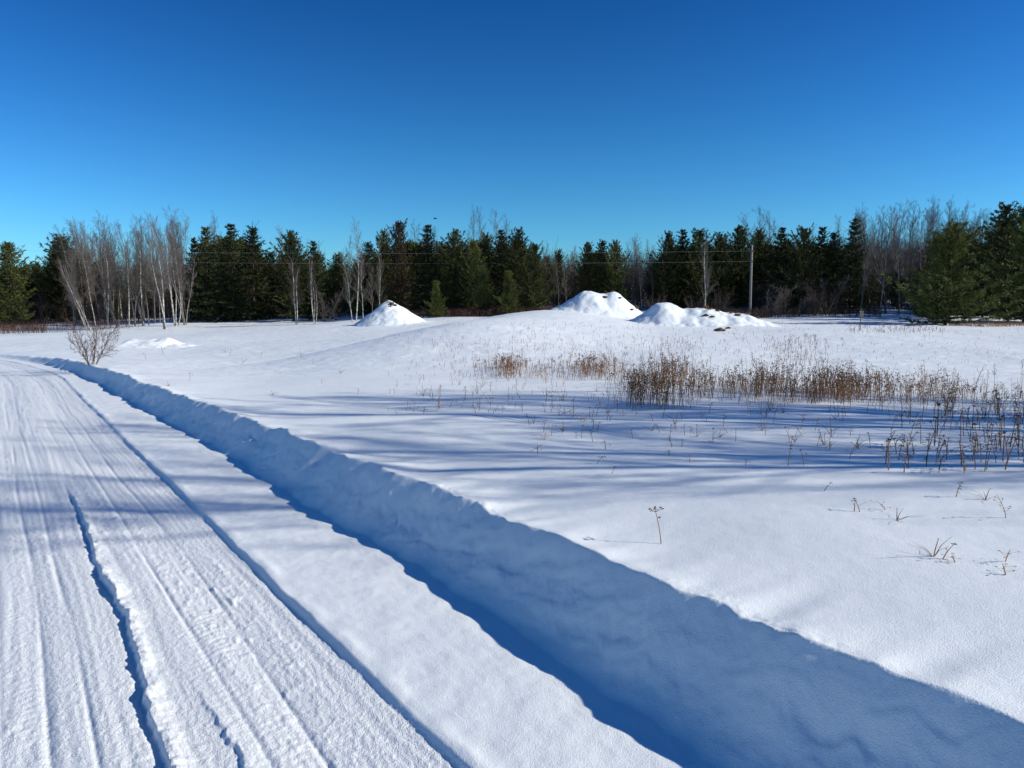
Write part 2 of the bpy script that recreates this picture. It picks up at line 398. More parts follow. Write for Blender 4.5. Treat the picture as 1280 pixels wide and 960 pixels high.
for i, (a, b, s) in enumerate(((.65,-1.15,.13),(1.0,-1.25,.10),(1.5,-.5,.1),(2.6,-.8,.12))): dirt(e3, f3, a, b, (s*1.2,s*.8,s*.45), 20+i)
for i, (a, b, h, s, n) in enumerate(((.9,-.1,.26,.16,50),(1.35,.0,.16,.12,20),(2.3,-.3,.16,.2,30),(2.7,-.6,.16,.2,30),(3.3,-.3,.16,.2,30),(3.9,-.2,.14,.25,30),(-.6,.2,.12,.1,8),(1.0,-.6,.12,.2,12))): grassy(e3, f3, a, b, h, s, n, 40+i)
# ploughed heap near the bush
g4 = at(190, 424, 34)
e4, f4 = mound('snow_pile', 'low ploughed heap of broken snow beyond the bare bush', g4.x, g4.y, 3.4, 2.6,
   lambda x, y: .30*(1-sst(0,1,np.sqrt(((x+.3)/3.1)**2+(y/2.2)**2))) + .05*(fbm(x*1.6,y*1.6,3,97)+.3)*sst(3,1.5,np.hypot(x,y)) + dome(x,y,.7,0,.6,.6,.2) - .04, 110)
del e4['group']; e4['category'] = 'snow pile'

def stone(px, py, size, name, label, cat, mat, seed, flat=.5):
    g = ground(px, py); m = MB(); m.blob((0,0,size*flat*.3), (size, size*.7, size*flat), seed, .45, 14, 9)
    o = m.build(name, M[mat], None, g, True); tag(o, label, cat); return o
stone(899, 414, .26, 'soil_clod', 'dark frozen clod lying in the snow below the low long mound', 'soil clod', 'soil', 3, .4)
stone(910, 411, .13, 'soil_clod', 'small dark clod just above the big clod below the low mound', 'soil clod', 'soil', 4, .5)
stone(240, 403.5, .34, 'rock', 'small dark rock on the snow rise in front of the left spruces', 'rock', 'rock', 5, .5)
stone(535, 395.5, .22, 'rock', 'small dark stone at the right foot of the pointed snow cone', 'rock', 'rock', 8, .4)

# ------------------------------------------------------------------ trees
def conifer_meshes(H_, Rm, seed, style, mat):
    r = random.Random(seed); tr = MB(); cr = MB()
    lean = Vector((r.uniform(-.02,.02), r.uniform(-.02,.02), 0))
    n = 9
    tp = [Vector((0,0,-.3 if i == 0 else H_*i/n)) + lean*H_*(i/n)**2 for i in range(n+1)]
    tr.tube(tp, [H_*.016*(1-i/n*.93) + .01 for i in range(n+1)], 7)
    nw = {'spruce':32, 'pine':27, 'white':24}[style]
    cb = {'spruce':.04, 'pine':.05, 'white':.03}[style]
    for w in range(nw):
        t = cb + (1-cb)*((w+r.uniform(-.3,.3))/nw); t = min(max(t, cb), .985)
        tt = (t-cb)/(1-cb)
        if style == 'spruce': prof = (1-tt)**.80*.92+.09
        elif style == 'pine': prof = (1-tt**2.9)*(.86+.14*math.sin(tt*11+seed))*(.72+.28*min(1, tt*3.5)) + .10
        else: prof = (1-tt)**.72*(.80+.2*math.sin(tt*9))+.04
        nb = r.randint(6, 9)
        a0 = r.random()*6.28
        for b in range(nb):
            if r.random() < .10: continue
            a = a0 + 6.283*b/nb + r.uniform(-.35,.35)
            Lb = Rm*prof*r.uniform(.50, 1.30)*(1+.22*math.sin(a0*0+b*2.1+w*.55+seed))
            if style == 'white' and r.random() < .25: Lb *= 1.18
            el = {'spruce':-.15+.8*tt, 'pine':.15+.75*tt, 'white':.02+.8*tt}[style] + r.uniform(-.12,.12)
            d = Vector((math.cos(a)*math.cos(el), math.sin(a)*math.cos(el), math.sin(el)))
            p = Vector((0,0,H_*t)) + lean*H_*t*t
            bend = {'spruce':.10, 'pine':.22, 'white':.28}[style]
            pts = [p + d*Lb*s + Vector((0,0,bend*Lb*s*s - (.12*Lb*s if style != 'pine' else 0))) for s in (0,.35,.7,1)]
            tr.tube(pts, [.012+.014*Lb, .01+.008*Lb, .008, .004], 3)
            nc_ = max(3, int(Lb*{'spruce':6.5,'pine':6.0,'white':6.0}[style]))
            for c in range(nc_):
                s = .12 + .9*(c+r.random())/nc_
                q = pts[0].lerp(pts[1], s/.35) if s < .35 else (pts[1].lerp(pts[2], (s-.35)/.35) if s < .7 else pts[2].lerp(pts[3], min(1.05,(s-.7)/.3)))
                side = d.cross(Vector((0,0,1))).normalized()
                lat = r.uniform(-1,1)*.34*Lb*(1.1-s) if style != 'spruce' else r.uniform(-1,1)*.26*Lb*(1.15-s)
                q = q + side*lat + Vector((0,0,r.uniform(-.05,.06)))
                od = (d + side*(.9 if lat > 0 else -.9)*r.random() + Vector((0,0,r.uniform(-.1,.5)))).normalized()
                cl = r.uniform(.7,1.25)*{'spruce':.16,'pine':.185,'white':.23}[style]
                for k in range({'spruce':11,'pine':13,'white':16}[style]):
                    dd = (od + Vector((r.gauss(0,.55), r.gauss(0,.55), r.gauss(.12,.5)))).normalized()
                    sd = dd.cross(Vector((r.gauss(0,1), r.gauss(0,1), r.gauss(0,1)))).normalized()
                    cr.quad(q + dd*cl*.1*r.random() + od*cl*r.uniform(-.5,.5), dd*cl*r.uniform(.6,1.2), .045 if style != 'white' else .040, sd)
    # leader
    top = Vector((0,0,H_)) + lean*H_
    for k in range(16):
        dd = Vector((r.gauss(0,.45), r.gauss(0,.45), 1)).normalized(); cr.quad(top - Vector((0,0,r.random()*.5)), dd*.13, .03, dd.cross(Vector((r.gauss(0,1),r.gauss(0,1),.1))).normalized())
    return tr.mesh('trunk', M['trunk'], True), cr.mesh('crown', M[mat])
def bare_meshes(H_, seed, style, tmat, bmat):
    r = random.Random(seed); tr = MB(); br = MB()
    def grow(p, d, L, rad, lvl, mb):
        n = max(3, int(L/ (.45 if lvl == 0 else .3))) ; n = min(n, 14 if lvl == 0 else 6)
        pts = [p]; rads = [rad]; dirs = [d]
        for i in range(n):
            wob = .05 if lvl == 0 else .13
            d = (d + Vector((r.gauss(0,wob), r.gauss(0,wob), r.gauss(0,wob) + (.05 if lvl else .02)))).normalized()
            p = p + d*L/n; pts.append(p); rads.append(max(rad*(1-.85*(i+1)/n), .0035)); dirs.append(d)
        (tr if lvl == 0 else mb).tube(pts, rads, 6 if lvl == 0 else 3)
        if lvl >= 3: return
        cnt = {0: {'tree':30,'clump':19,'shrub':12,'open':26}[style], 1: 10, 2: 6}[lvl]
        lo = {0: {'tree':.28,'clump':.35,'shrub':.12,'open':.2}[style], 1: .15, 2: .15}[lvl]
        for c in range(cnt):
            s = lo + (1-lo)*((c+r.random())/cnt); k = min(int(s*n), n-1); f = s*n-k
            q = pts[k].lerp(pts[k+1], min(f,1)); dd = dirs[k+1]
            a = r.random()*6.283; o = dd.cross(Vector((math.cos(a), math.sin(a), .3))).normalized()
            ang = r.uniform(.45,.9) if style != 'clump' else r.uniform(.3,.65)
            nd = (dd*math.cos(ang) + o*math.sin(ang) + Vector((0,0,.15))).normalized()
            if lvl == 0: nl = L*{'tree':.34,'clump':.26,'shrub':.42,'open':.42}[style]*(1.05-s*.65)*r.uniform(.6,1.15)
            else: nl = L*.48*(1.1-s*.6)*r.uniform(.6,1.1)
            grow(q, nd, nl, rads[k]*{0:.42,1:.6,2:.75}[lvl], lvl+1, mb)
    stems = {'tree':1, 'open':1, 'clump':4, 'shrub':7}[style]
    for i in range(stems):
        a = r.random()*6.283; sp = {'tree':.03,'open':.06,'clump':.20,'shrub':.42}[style]
        d = Vector((math.cos(a)*sp, math.sin(a)*sp, 1)).normalized()
        hh = H_*(1 if i == 0 else r.uniform(.65,.98))
        grow(Vector((math.cos(a)*.12*(stems > 1), math.sin(a)*.12*(stems > 1), -.2)), d, hh, H_*{'tree':.0105,'open':.012,'clump':.0062,'shrub':.009}[style], 0, br)
    return tr.mesh('trunk', M[tmat], True), br.mesh('branches', M[bmat])

PR = {}
def reg(key, Hh, meshes, nm, parts): PR[key] = (Hh, meshes, nm, parts)
for i in range(4): reg('S%d' % i, 8, conifer_meshes(8, 1.8+.1*i, 100+i, 'spruce', 'needles_d'), 'spruce_tree', ('trunk','crown'))
for i in range(5): reg('P%d' % i, 8, conifer_meshes(8, 1.95+.12*i, 120+i, 'pine', 'needles'), 'pine_tree', ('trunk','crown'))
reg('W0', 7, conifer_meshes(7, 3.7, 140, 'white', 'needles_w'), 'pine_tree', ('trunk','crown'))
reg('W1', 7, conifer_meshes(7, 2.9, 141, 'white', 'needles_w'), 'pine_tree', ('trunk','crown'))
reg('W2', 7, conifer_meshes(7, 3.4, 142, 'white', 'needles'), 'pine_tree', ('trunk','crown'))
reg('RU', 8, conifer_meshes(8, 2.0, 143, 'pine', 'rust'), 'pine_tree', ('trunk','crown'))
for i in range(3): reg('B%d' % i, 9, bare_meshes(9, 200+i, 'tree', 'birch', 'twig'), 'birch_tree', ('trunk','branches'))
for i in range(2): reg('C%d' % i, 8, bare_meshes(8, 210+i, 'clump', 'gbark' if i else 'birch', 'twig'), 'birch_tree', ('trunk','branches'))
for i in range(4): reg('G%d' % i, 9, bare_meshes(9, 220+i, 'tree', 'gbark', 'twig'), 'bare_tree', ('trunk','branches'))
for i in range(2): reg('O%d' % i, 9, bare_meshes(9, 230+i, 'open', 'gbark', 'twig'), 'bare_tree', ('trunk','branches'))
for i in range(2): reg('D%d' % i, 4, bare_meshes(4, 240+i, 'shrub', 'gbark', 'brush' if i else 'twig'), 'bare_shrub', ('stems','twigs'))
reg('PB', 9, bare_meshes(9, 250, 'open', 'birch', 'twig_p'), 'birch_tree', ('trunk','branches'))

def plant(key, x, y, h, label, cat, group=None, w=1.0, rz=None, tilt=(0,0), z=None, name=None):
    Hh, ms, nm, parts = PR[key]
    s = h/Hh
    if z is None: z = hz(x, y)
    e = empty(name or nm, (x, y, z)); e.scale = (s*w, s*w, s)
    e.rotation_euler = (tilt[0], tilt[1], rnd.random()*6.28 if rz is None else rz)
    tag(e, label, cat, group)
    for p, me in zip(parts, ms): link(p, me, e)
    return e
def tree(key, px, top, Y, label, cat, group=None, w=1.0, lean=0):
    x = (px-CX)/F*Y; zt = CAMH + (HZ-top)*Y/F; z = hz(x, Y)
    h = max(1.2, zt-z)
    # lean given in the picture's plane: rotate about Y (no spin so that the lean holds)
    e = plant(key, x, Y, h, label, cat, group, w, rz=(0 if lean else None), tilt=(0, lean), z=z)
    return e

G1 = 'conifers along the front of the wood'; G2 = 'leafless birches along the wood edge'; G3 = 'leafless trees above the wood'
CON = [
 ('P0',18,305,68,1.15,'dark rounded pine at the far left edge of the wood'),
 ('P3',84,299,74,1.2,'olive topped pine behind the leaning bare stems at left'),
 ('P1',52,330,78,1.0,'lower pine between the leftmost dark pine and the olive topped one'),
 ('P2',133,326,82,1.0,'low dark pine seen through the birch trunks at left'),
 ('RU',178,345,84,1.0,'small rusty brown conifer deep behind the left birches'),
 ('S0',249,300,70,1.0,'slim dark spruce just right of the white birch clump'),
 ('S1',262,287,67,1.05,'pointed spruce forming the first tip right of the birch clump'),
 ('S2',293,283,68,1.1,'tallest pointed spruce of the dark group right of the birch clump'),
 ('S3',319,286,70,1.1,'broad spruce on the right flank of the tallest pointed spruce'),
 ('P4',343,318,74,1.0,'short dark pine filling the gap beside the broad spruce'),
 ('P1',368,293,66,1.0,'rounded pine behind the first pair of thin white birch stems'),
 ('S0',396,304,67,1.0,'narrow conifer behind the second bunch of thin birch stems'),
 ('P3',424,320,73,1.0,'low dark pine left of the pale forked birch'),
 ('P0',447,330,70,.9,'low dark pine directly behind the pale forked birch'),
 ('S3',464,304,72,.95,'dark spruce right above the pale forked birch'),
 ('P2',482,293,70,.9,'dark pine left of the rusty brown conifer'),
 ('RU',499,281,68,.8,'tall rusty brown conifer above the right slope of the pointed snow cone'),
 ('P4',512,305,72,.9,'dark pine right against the rusty brown conifer'),
 ('S1',535,284,65,1.15,'spruce with the sharpest tip right of the rusty brown conifer'),
 ('W1',546,352,58,.85,'small bright olive pine low in front of the sharp tipped spruce'),
 ('P1',570,291,64,1.0,'full dark pine right of the sharp tipped spruce'),
 ('P0',592,303,62,.9,'olive sided pine midway along the dense central conifers'),
 ('P3',610,297,66,.95,'dark pine in the middle of the dense central conifers'),
 ('S2',628,290,65,1.1,'upright conifer left of the last pair in the central group'),
 ('P2',648,291,63,1.0,'tall pine near the right end of the central group'),
 ('W2',668,308,59,.78,'wide olive pine closing the central group on its right'),
 ('P4',604,335,60,.9,'lower dark pine at the front of the central conifers'),
 ('W1',636,340,58,.8,'lower olive pine at the front of the central conifers near the right end'),
 ('P3',697,316,76,.8,'small thin pine in the gap right of the central group'),
 ('P0',733,305,72,.85,'left pine of the three dark ones behind the largest snow mound'),
 ('S3',750,302,71,1.0,'middle pointed tree of the three behind the largest snow mound'),
 ('P1',768,304,70,.95,'right pine of the three dark ones behind the largest snow mound'),
 ('P2',833,295,70,.95,'first pine of the right wood above the low long mound'),
 ('S0',852,290,71,1.15,'pointed conifer next to the first pine of the right wood'),
 ('P4',872,292,70,1.0,'dark pine behind the pale bare tree over the low mound'),
 ('P3',898,296,72,1.0,'dark pine between the pale bare tree and the utility pole'),
 ('P0',920,285,73,1.0,'tall dark pine just left of the utility pole'),
 ('P1',946,290,74,1.0,'dark pine just right of the utility pole'),
 ('S2',972,287,70,1.15,'spruce tip left of the broad olive pine in the right wood'),
 ('W2',1000,289,66,.75,'broad olive pine reaching low in the right wood'),
 ('S1',1022,287,69,1.1,'narrow spruce right of the broad olive pine'),
 ('S3',1038,292,67,1.0,'narrow spruce second to the right of the broad olive pine'),
 ('S0',1060,277,66,1.05,'tall thin spruce left of the brown bare thicket'),
 ('W0',1180,286,50,1.0,'big bushy white pine with sunlit right boughs reaching the snow'),
 ('W2',1163,300,58,.7,'dark pine pressed behind the left side of the big bushy pine'),
 ('P2',1248,262,60,1.25,'tall dark pine right behind the big bushy pine'),
 ('W1',1278,262,54,1.05,'tall dark pine at the right edge of the picture'),
 ('W2',1225,312,62,.8,'shorter dark pine in the gap right of the big bushy pine'),
]
for k, px, top, Y, w, lb in CON: tree(k, px, top, Y, lb, 'pine tree' if k[0] in 'PWR' else 'spruce tree', G1, w)
BAR = [
 ('B2',118,318,50,.5,-.42,'strongly leaning bare stem reaching far left above the roadside bush'),
 ('C0',112,322,52,.6,-.26,'cluster of bare stems fanning left behind the roadside bush'),
 ('B1',122,312,54,.5,-.16,'slightly leaning pale stem right of the fanning bare cluster'),
 ('B0',136,275,66,.8,-.03,'bare tree with the tallest twigs above the left birches'),
 ('C1',150,285,62,.9,-.08,'bare birch cluster left of the two bold white trunks'),
 ('B2',163,292,64,.8,.03,'thin birch in the middle of the left birch stand'),
 ('B1',180,280,62,.8,-.05,'birch with reddish top left of the bold white trunk'),
 ('B0',206,276,57,.9,-.10,'boldest white birch leaning a little left from the snow edge'),
 ('B2',209,300,57,.8,-.17,'second white birch leaning across behind the boldest one'),
 ('C0',222,278,60,1.0,.02,'dense clump of pale stems right of the boldest white birch'),
 ('C1',234,272,61,.9,.06,'pale birch clump beside the dark spruces, twigs spreading right'),
 ('G1',98,290,72,.9,0,'bare grey tree over the olive topped pine'),
 ('B1',371,326,58,.9,-.10,'thin white birch leaning left in the first birch pair'),
 ('B2',373,335,58,.8,-.02,'thin upright white birch in the first birch pair'),
 ('C0',394,320,58,.8,.02,'bunch of thin white birch stems in front of the narrow conifer'),
 ('PB',441,322,57,.62,-.10,'pale forked birch left of the pointed snow cone'),
 ('B0',446,282,60,.7,.0,'tall thin birch rising above the gap left of the snow cone'),
 ('B2',455,325,57,.7,-.05,'thin birch between the forked birch and the snow cone'),
 ('G0',466,335,58,.7,0,'grey sapling just behind the left slope of the snow cone'),
 ('PB',475,305,62,.45,.02,'slender pale birch above the tip of the snow cone'),
 ('PB',880,300,60,.62,0,'pale bare tree standing alone before the right wood'),
 ('G2',698,325,66,.7,0,'thin bare tree in the gap right of the central group'),
 ('G3',708,330,66,.8,0,'thin grey bare tree left of the three dark pines'),
 ('G0',790,300,72,.75,0,'bare tree filling the gap right of the three dark pines'),
 ('G1',801,308,70,.8,0,'greyish bare tree midway between the three pines and the right wood'),
 ('G2',815,305,71,.8,0,'bare tree against the left flank of the right wood'),
 ('G3',1085,275,66,.9,0,'bare tree left in the brown thicket'),
 ('O0',1105,272,66,.9,0,'wide crowned brown bare tree in the middle of the thicket'),
 ('G1',1122,276,64,.9,0,'bare tree right in the brown thicket beside the big pine'),
 ('G0',1098,290,60,.8,0,'slim dark trunk standing forward of the brown thicket'),
 ('G2',1075,300,61,.8,0,'slim dark trunk left of the snowy gap in the thicket'),
]
EXTRA = [(rnd.choice(['C1','G2','G0','G1','G3','O1','B2']), rnd.uniform(88, 246), rnd.uniform(276, 318), rnd.uniform(60, 76), rnd.uniform(.6,.95), rnd.uniform(-.08,.05)) for _ in range(26)]
for k, px, top, Y, w, ln in EXTRA: tree(k, px, top, Y, 'thin leafless stem crowded among the left birches', 'bare tree', 'thin stems crowding the left birch stand', w, ln)
for k, px, top, Y, w, ln, lb in BAR: tree(k, px, top, Y, lb, 'birch tree' if k[0] in 'BCP' else 'bare tree', G2, w, ln)
SKY = [  # bare tops that stand above the conifers, farther back
 (5,300),(30,315),(70,300),(110,285),(125,278),(145,290),(170,288),(193,282),(213,285),(232,268),(275,275),(305,290),(330,282),(352,290),(385,300),(410,305),(433,300),
 (517,284),(528,300),(550,290),(594,268),(606,266),(618,272),(635,280),(690,322),(720,318),(785,305),(795,300),(810,310),(862,300),(905,300),(938,272),(952,266),(963,270),(985,280),
 (1015,285),(1050,275),(1072,265),(1084,268),(1095,262),(1110,258),(1128,262),(1140,265),(1150,262),(1165,255),(1178,258),(1190,262),(1203,268),(1215,270),(1226,275),(1262,275)]
SKY += [(px+d, top+e) for (px, top) in SKY if (100 < px < 240 or px > 1060) for d, e in ((5, 6), (-4, 11))]
for i, (px, top) in enumerate(SKY):
    Y = rnd.uniform(84, 104)
    side = 'left' if px < 345 else ('central' if px < 700 else 'right')
    tree(rnd.choice(['G0','G1','G2','G3','O0','B1']), px, top, Y, {'left':'leafless treetop showing as fine twigs above the left wood','central':'leafless treetop poking thinly above the central conifers','right':'leafless treetop making purple grey haze above the right wood'}[side], 'bare tree', 'leafless treetops above the %s wood' % side, rnd.uniform(.6,.95))
# depth of the wood
prof_x = [-300,0,50,80,110,120,245,262,320,345,370,400,430,465,500,535,570,650,680,700,730,770,785,815,835,900,1000,1060,1080,1140,1180,1250,1290,1600]
prof_t = [305,312,335,308,318,330,330,297,297,322,305,315,328,312,300,300,302,300,315,330,315,315,335,330,305,305,298,300,318,318,300,275,272,270]
for i in range(400):
    px = rnd.uniform(-160, 1460) if i < 250 else rnd.uniform(60, 720) if i < 320 else rnd.uniform(680, 1300); Y = rnd.uniform(72, 100) if px < 1150 else rnd.uniform(64, 96)
    lim_t = float(np.interp(px, prof_x, prof_t)) + rnd.uniform(2, 26)
    open_gap = (100 < px < 245) or (685 < px < 720) or (780 < px < 820) or (1068 < px < 1145)
    if (open_gap and rnd.random() < .75) or rnd.random() < .22:
        lim_t -= 16; k = rnd.choice(['G0','G1','G2','G3','O1']); nm = 'bare tree'
    else: k = rnd.choice(['P0','P1','P2','P3','P4','P1','P3','S1','S3']); nm = 'conifer'
    if k[0] in 'PS': tree(k, px, lim_t, Y, 'shadowed conifer deep inside the wood behind the front row', 'conifer', 'conifers in the depth of the wood', rnd.uniform(1.0,1.5))
    else: tree(k, px, lim_t, Y, 'shadowed leafless tree deep inside the wood behind the front row', 'bare tree', 'bare trees in the depth of the wood', rnd.uniform(.7,1.0))
# shrubs under the wood
for i in range(70):
    px = rnd.uniform(-20, 1300) if i < 36 else rnd.uniform(940, 1065)
    Y = rnd.uniform(62, 76)
    if 1120 < px < 1240: Y = rnd.uniform(58, 70)
    tp = rnd.uniform(352, 374) if i < 36 else rnd.uniform(338, 366)
    right = px > 930
    tree(rnd.choice(['D0','D1']), px, tp, Y, 'twiggy grey shrub in the thicket below the right wood' if right else 'twiggy dark shrub at the foot of the left and central wood', 'shrub', 'shrubs at the foot of the right wood' if right else 'shrubs at the foot of the left and central wood', rnd.uniform(.8,1.3))
# trees standing right of the view, whose shadows cross the field and road
OFF = [('G1',14.2,5.0,10.5),('G0',18,4.6,12.5),('G3',15.2,6.3,10),('G2',19,7.2,11),('G1',16.5,7.9,9.5),('O1',21,8.6,10.5),('G0',20,9.6,9.5),('G3',24,6.1,13)]
for k, x, y, h in OFF:
    plant(k, x, y, h, 'leafless roadside tree standing just right of the view', 'bare tree', 'leafless trees right of the view', 1.25)

# ------------------------------------------------------------------ roadside bush
def bush(px, py, Y, h, seed, label):
    x = (px-CX)/F*Y; r = random.Random(seed); st = MB(); tw = MB()
    def g(p, d, L, rad, lv):
        n = 5; pts = [p]; rd = [rad]; ds = [d]
        for i in range(n):
            d = (d + Vector((r.gauss(0,.10), r.gauss(0,.10), r.gauss(0,.08)+.04))).normalized(); p = p + d*L/n
            pts.append(p); rd.append(max(rad*(1-.75*(i+1)/n), .0022)); ds.append(d)
        (st if lv == 0 else tw).tube(pts, rd, 5 if lv == 0 else 3)
        if lv >= 3: return
        for c in range({0:9,1:6,2:4}[lv]):
            s = .15+.85*(c+r.random())/{0:9,1:6,2:4}[lv]; k = min(int(s*n), n-1); q = pts[k].lerp(pts[k+1], min(1,s*n-k)); a = r.random()*6.28
            o = ds[k].cross(Vector((math.cos(a), math.sin(a), .2))).normalized(); an = r.uniform(.4,.8)
            g(q, (ds[k]*math.cos(an)+o*math.sin(an)+Vector((0,0,.1))).normalized(), L*.45*r.uniform(.6,1.1), rd[k]*.6, lv+1)
    for i in range(7):
        a = 6.28*i/7 + r.random()*.6; sp = r.uniform(.1,.95)
        g(Vector((math.cos(a)*.06, math.sin(a)*.06, -.1)), Vector((math.cos(a)*sp, math.sin(a)*sp, 1)).normalized(), h*r.uniform(.6,1.08), .012, 0)
    e = empty('bare_bush', (x, Y, hz(x, Y))); tag(e, label, 'bush')
    st.build('stems', M['redtwig'], e, smooth=True); tw.build('twigs', M['redtwig'], e)
bush(114, 456, 20.0, 1.25, 3, 'leafless reddish bush on the bank where the road bends')

# ------------------------------------------------------------------ brush bands, one mass each
def band(name, label, spans, n, hmin, hmax, mat, rad=.012, seed=1, cat='undergrowth'):
    r = random.Random(seed); m = MB()
    xs = []; ys = []
    for _ in range(n):
        px0, px1, Y0, Y1 = r.choice(spans); px = r.uniform(px0, px1); Y = r.uniform(Y0, Y1); xs.append((px-CX)/F*Y); ys.append(Y)
    zs = Hq(np.array(xs), np.array(ys))
    for x, y, z in zip(xs, ys, zs):
        h = r.uniform(hmin, hmax); p = Vector((x, y, z-.05)); d = Vector((r.gauss(0,.25), r.gauss(0,.25), 1))*h
        m.tube([p, p+d*.6, p+d+Vector((r.gauss(0,.1)*h, r.gauss(0,.1)*h, 0))], [rad, rad*.8, rad*.4], 3)
        for k in range(3):
            q = p + d*r.uniform(.3,.9); m.tube([q, q+Vector((r.gauss(0,.25), r.gauss(0,.25), r.uniform(.1,.4)))*h], [rad*.6, rad*.3], 3)
    o = m.build(name, M[mat]); tag(o, label, cat, kind='stuff')
band('undergrowth', 'reddish brown brush along the foot of the left wood', [(-60,175,58,72),(-60,60,54,66)], 1700, .2, .75, 'redtwig', .009, 1)
band('distant_wood', 'far leafless wood filling the gaps behind all the trees', [(-400,1700,98,150)], 16000, 2.5, 7.0, 'brush', .035, 7, 'wood')
band('undergrowth', 'dark twiggy brush under the trees of the whole wood', [(-100,1400,70,96)], 12000, .6, 3.2, 'brush', .016, 2)
band('dry_grass', 'orange brown dead grass along the foot of the central conifers', [(515,700,58,63),(560,690,57,62)], 2200, .25, .7, 'redtwig', .014, 3, 'grass')
band('dry_grass', 'straw coloured grass on thin snow in front of the right hand pines', [(1185,1310,47,54)], 900, .08, .25, 'straw', .012, 4, 'grass')
band('undergrowth', 'low dark scrub before the right wood', [(940,1100,60,68),(880,960,60,66)], 1500, .25, .9, 'brush', .013, 5)

# ------------------------------------------------------------------ dry weeds
def weed_mesh(h, seed, kind):
    r = random.Random(seed); s = MB(); hd = MB()
    lean = Vector((r.gauss(0,.10), r.gauss(0,.10), 0)); rad = .0030
    pts = [Vector((0,0,-.05)) + (lean*h*(t**1.6)) + Vector((0,0,(h+.05)*t)) for t in (0,.3,.55,.8,1)]
    s.tube(pts, [rad*1.2, rad*1.1, rad, rad*.8, rad*.5], 4)
    def fluff(c, R_, n):
        for _ in range(n):
            d = Vector((r.gauss(0,1), r.gauss(0,1), r.gauss(.3,1))).normalized()
            hd.quad(c + d*R_*r.random()*.4, d*R_*r.uniform(.5,1.1), R_*.42, d.cross(Vector((r.gauss(0,1),r.gauss(0,1),r.gauss(0,1)))).normalized())
    if kind == 'goldenrod':
        for k in range(7):
            t = .62+.38*k/7; c = pts[3].lerp(pts[4], max(0,(t-.8)/.2)) if t > .8 else pts[2].lerp(pts[3], (t-.55)/.25)
            a = r.random()*6.28; q = c + Vector((math.cos(a), math.sin(a), .5))*h*.10*(1.25-t)
            s.tube([c, q], [rad*.6, rad*.4], 3); fluff(q, .016, 7)
        fluff(pts[4], .017, 9)
        for k in range(4):      # dead leaves hanging on the stem
            c = pts[1].lerp(pts[3], r.random()); a = r.random()*6.28; hd.quad(c, Vector((math.cos(a)*.6, math.sin(a)*.6, -.7))*.045, .010, Vector((-math.sin(a), math.cos(a), 0)))
    elif kind == 'umbel':
        for k in range(6):
            a = 6.28*k/6+r.random(); c = pts[3].lerp(pts[4], .5); q = c + Vector((math.cos(a)*.7, math.sin(a)*.7, r.uniform(.2,.9)))*.055
            s.tube([c, q], [rad*.7, rad*.4], 3); fluff(q, .014, 12)
        c = pts[3]; q = c + Vector((.02,-.01,-.01)); fluff(q, .014, 12)
    elif kind == 'button':
        fluff(pts[4], .014, 22)
        c = pts[2]; a = r.random()*6.28; q = c + Vector((math.cos(a)*.05, math.sin(a)*.05, .09)); s.tube([c, q], [rad*.6, rad*.4], 3); fluff(q, .010, 12)
    elif kind == 'aster':
        for k in range(6):
            t = .3+.65*k/6; i = 1 if t < .55 else 2; c = pts[i].lerp(pts[i+1], (t*4)%1); a = r.random()*6.28
            q = c + Vector((math.cos(a), math.sin(a), 1.3))*h*.16*r.uniform(.5,1.1); s.tube([c, c.lerp(q,.5)+Vector((0,0,-.01)), q], [rad*.6, rad*.5, rad*.3], 3); fluff(q, .011, 9)
    elif kind == 'blade':
        for k in range(5):
            a = r.random()*6.28; d = Vector((math.cos(a)*.35, math.sin(a)*.35, 1))*h*r.uniform(.4,.9)
            s.tube([Vector((0,0,-.03)), d*.6, d + Vector((math.cos(a), math.sin(a), -.3))*h*.15], [rad, rad*.8, rad*.3], 3)
        fluff(pts[4], .012, 5)
    return s.mesh('stem', M['straw']), hd.mesh('seed_head', M['seed'])
WD = {k: [weed_mesh(h, 300+j*7+i, k) for j in range(4)] for i, (k, h) in enumerate((('goldenrod',.6),('umbel',.3),('button',.25),('aster',.4),('blade',.4)))}
WH = dict(goldenrod=.6, umbel=.3, button=.25, aster=.4, blade=.4)
def weed(px, py, h_px, kind, label, group=None, name='dry_weed', fat=1.0, parts=True, g=None):
    g = g or ground(px, py); h = h_px/F*g.y; s = h/WH[kind]
    e = empty(name, g, (0, 0, rnd.random()*6.28)); w = max(s, .75)*fat
    e.scale = (w, w, s); tag(e, label, 'dry weed', group)
    st, hd = rnd.choice(WD[kind])
    link('stem', st, e); link('seed_head', hd, e)
    return e
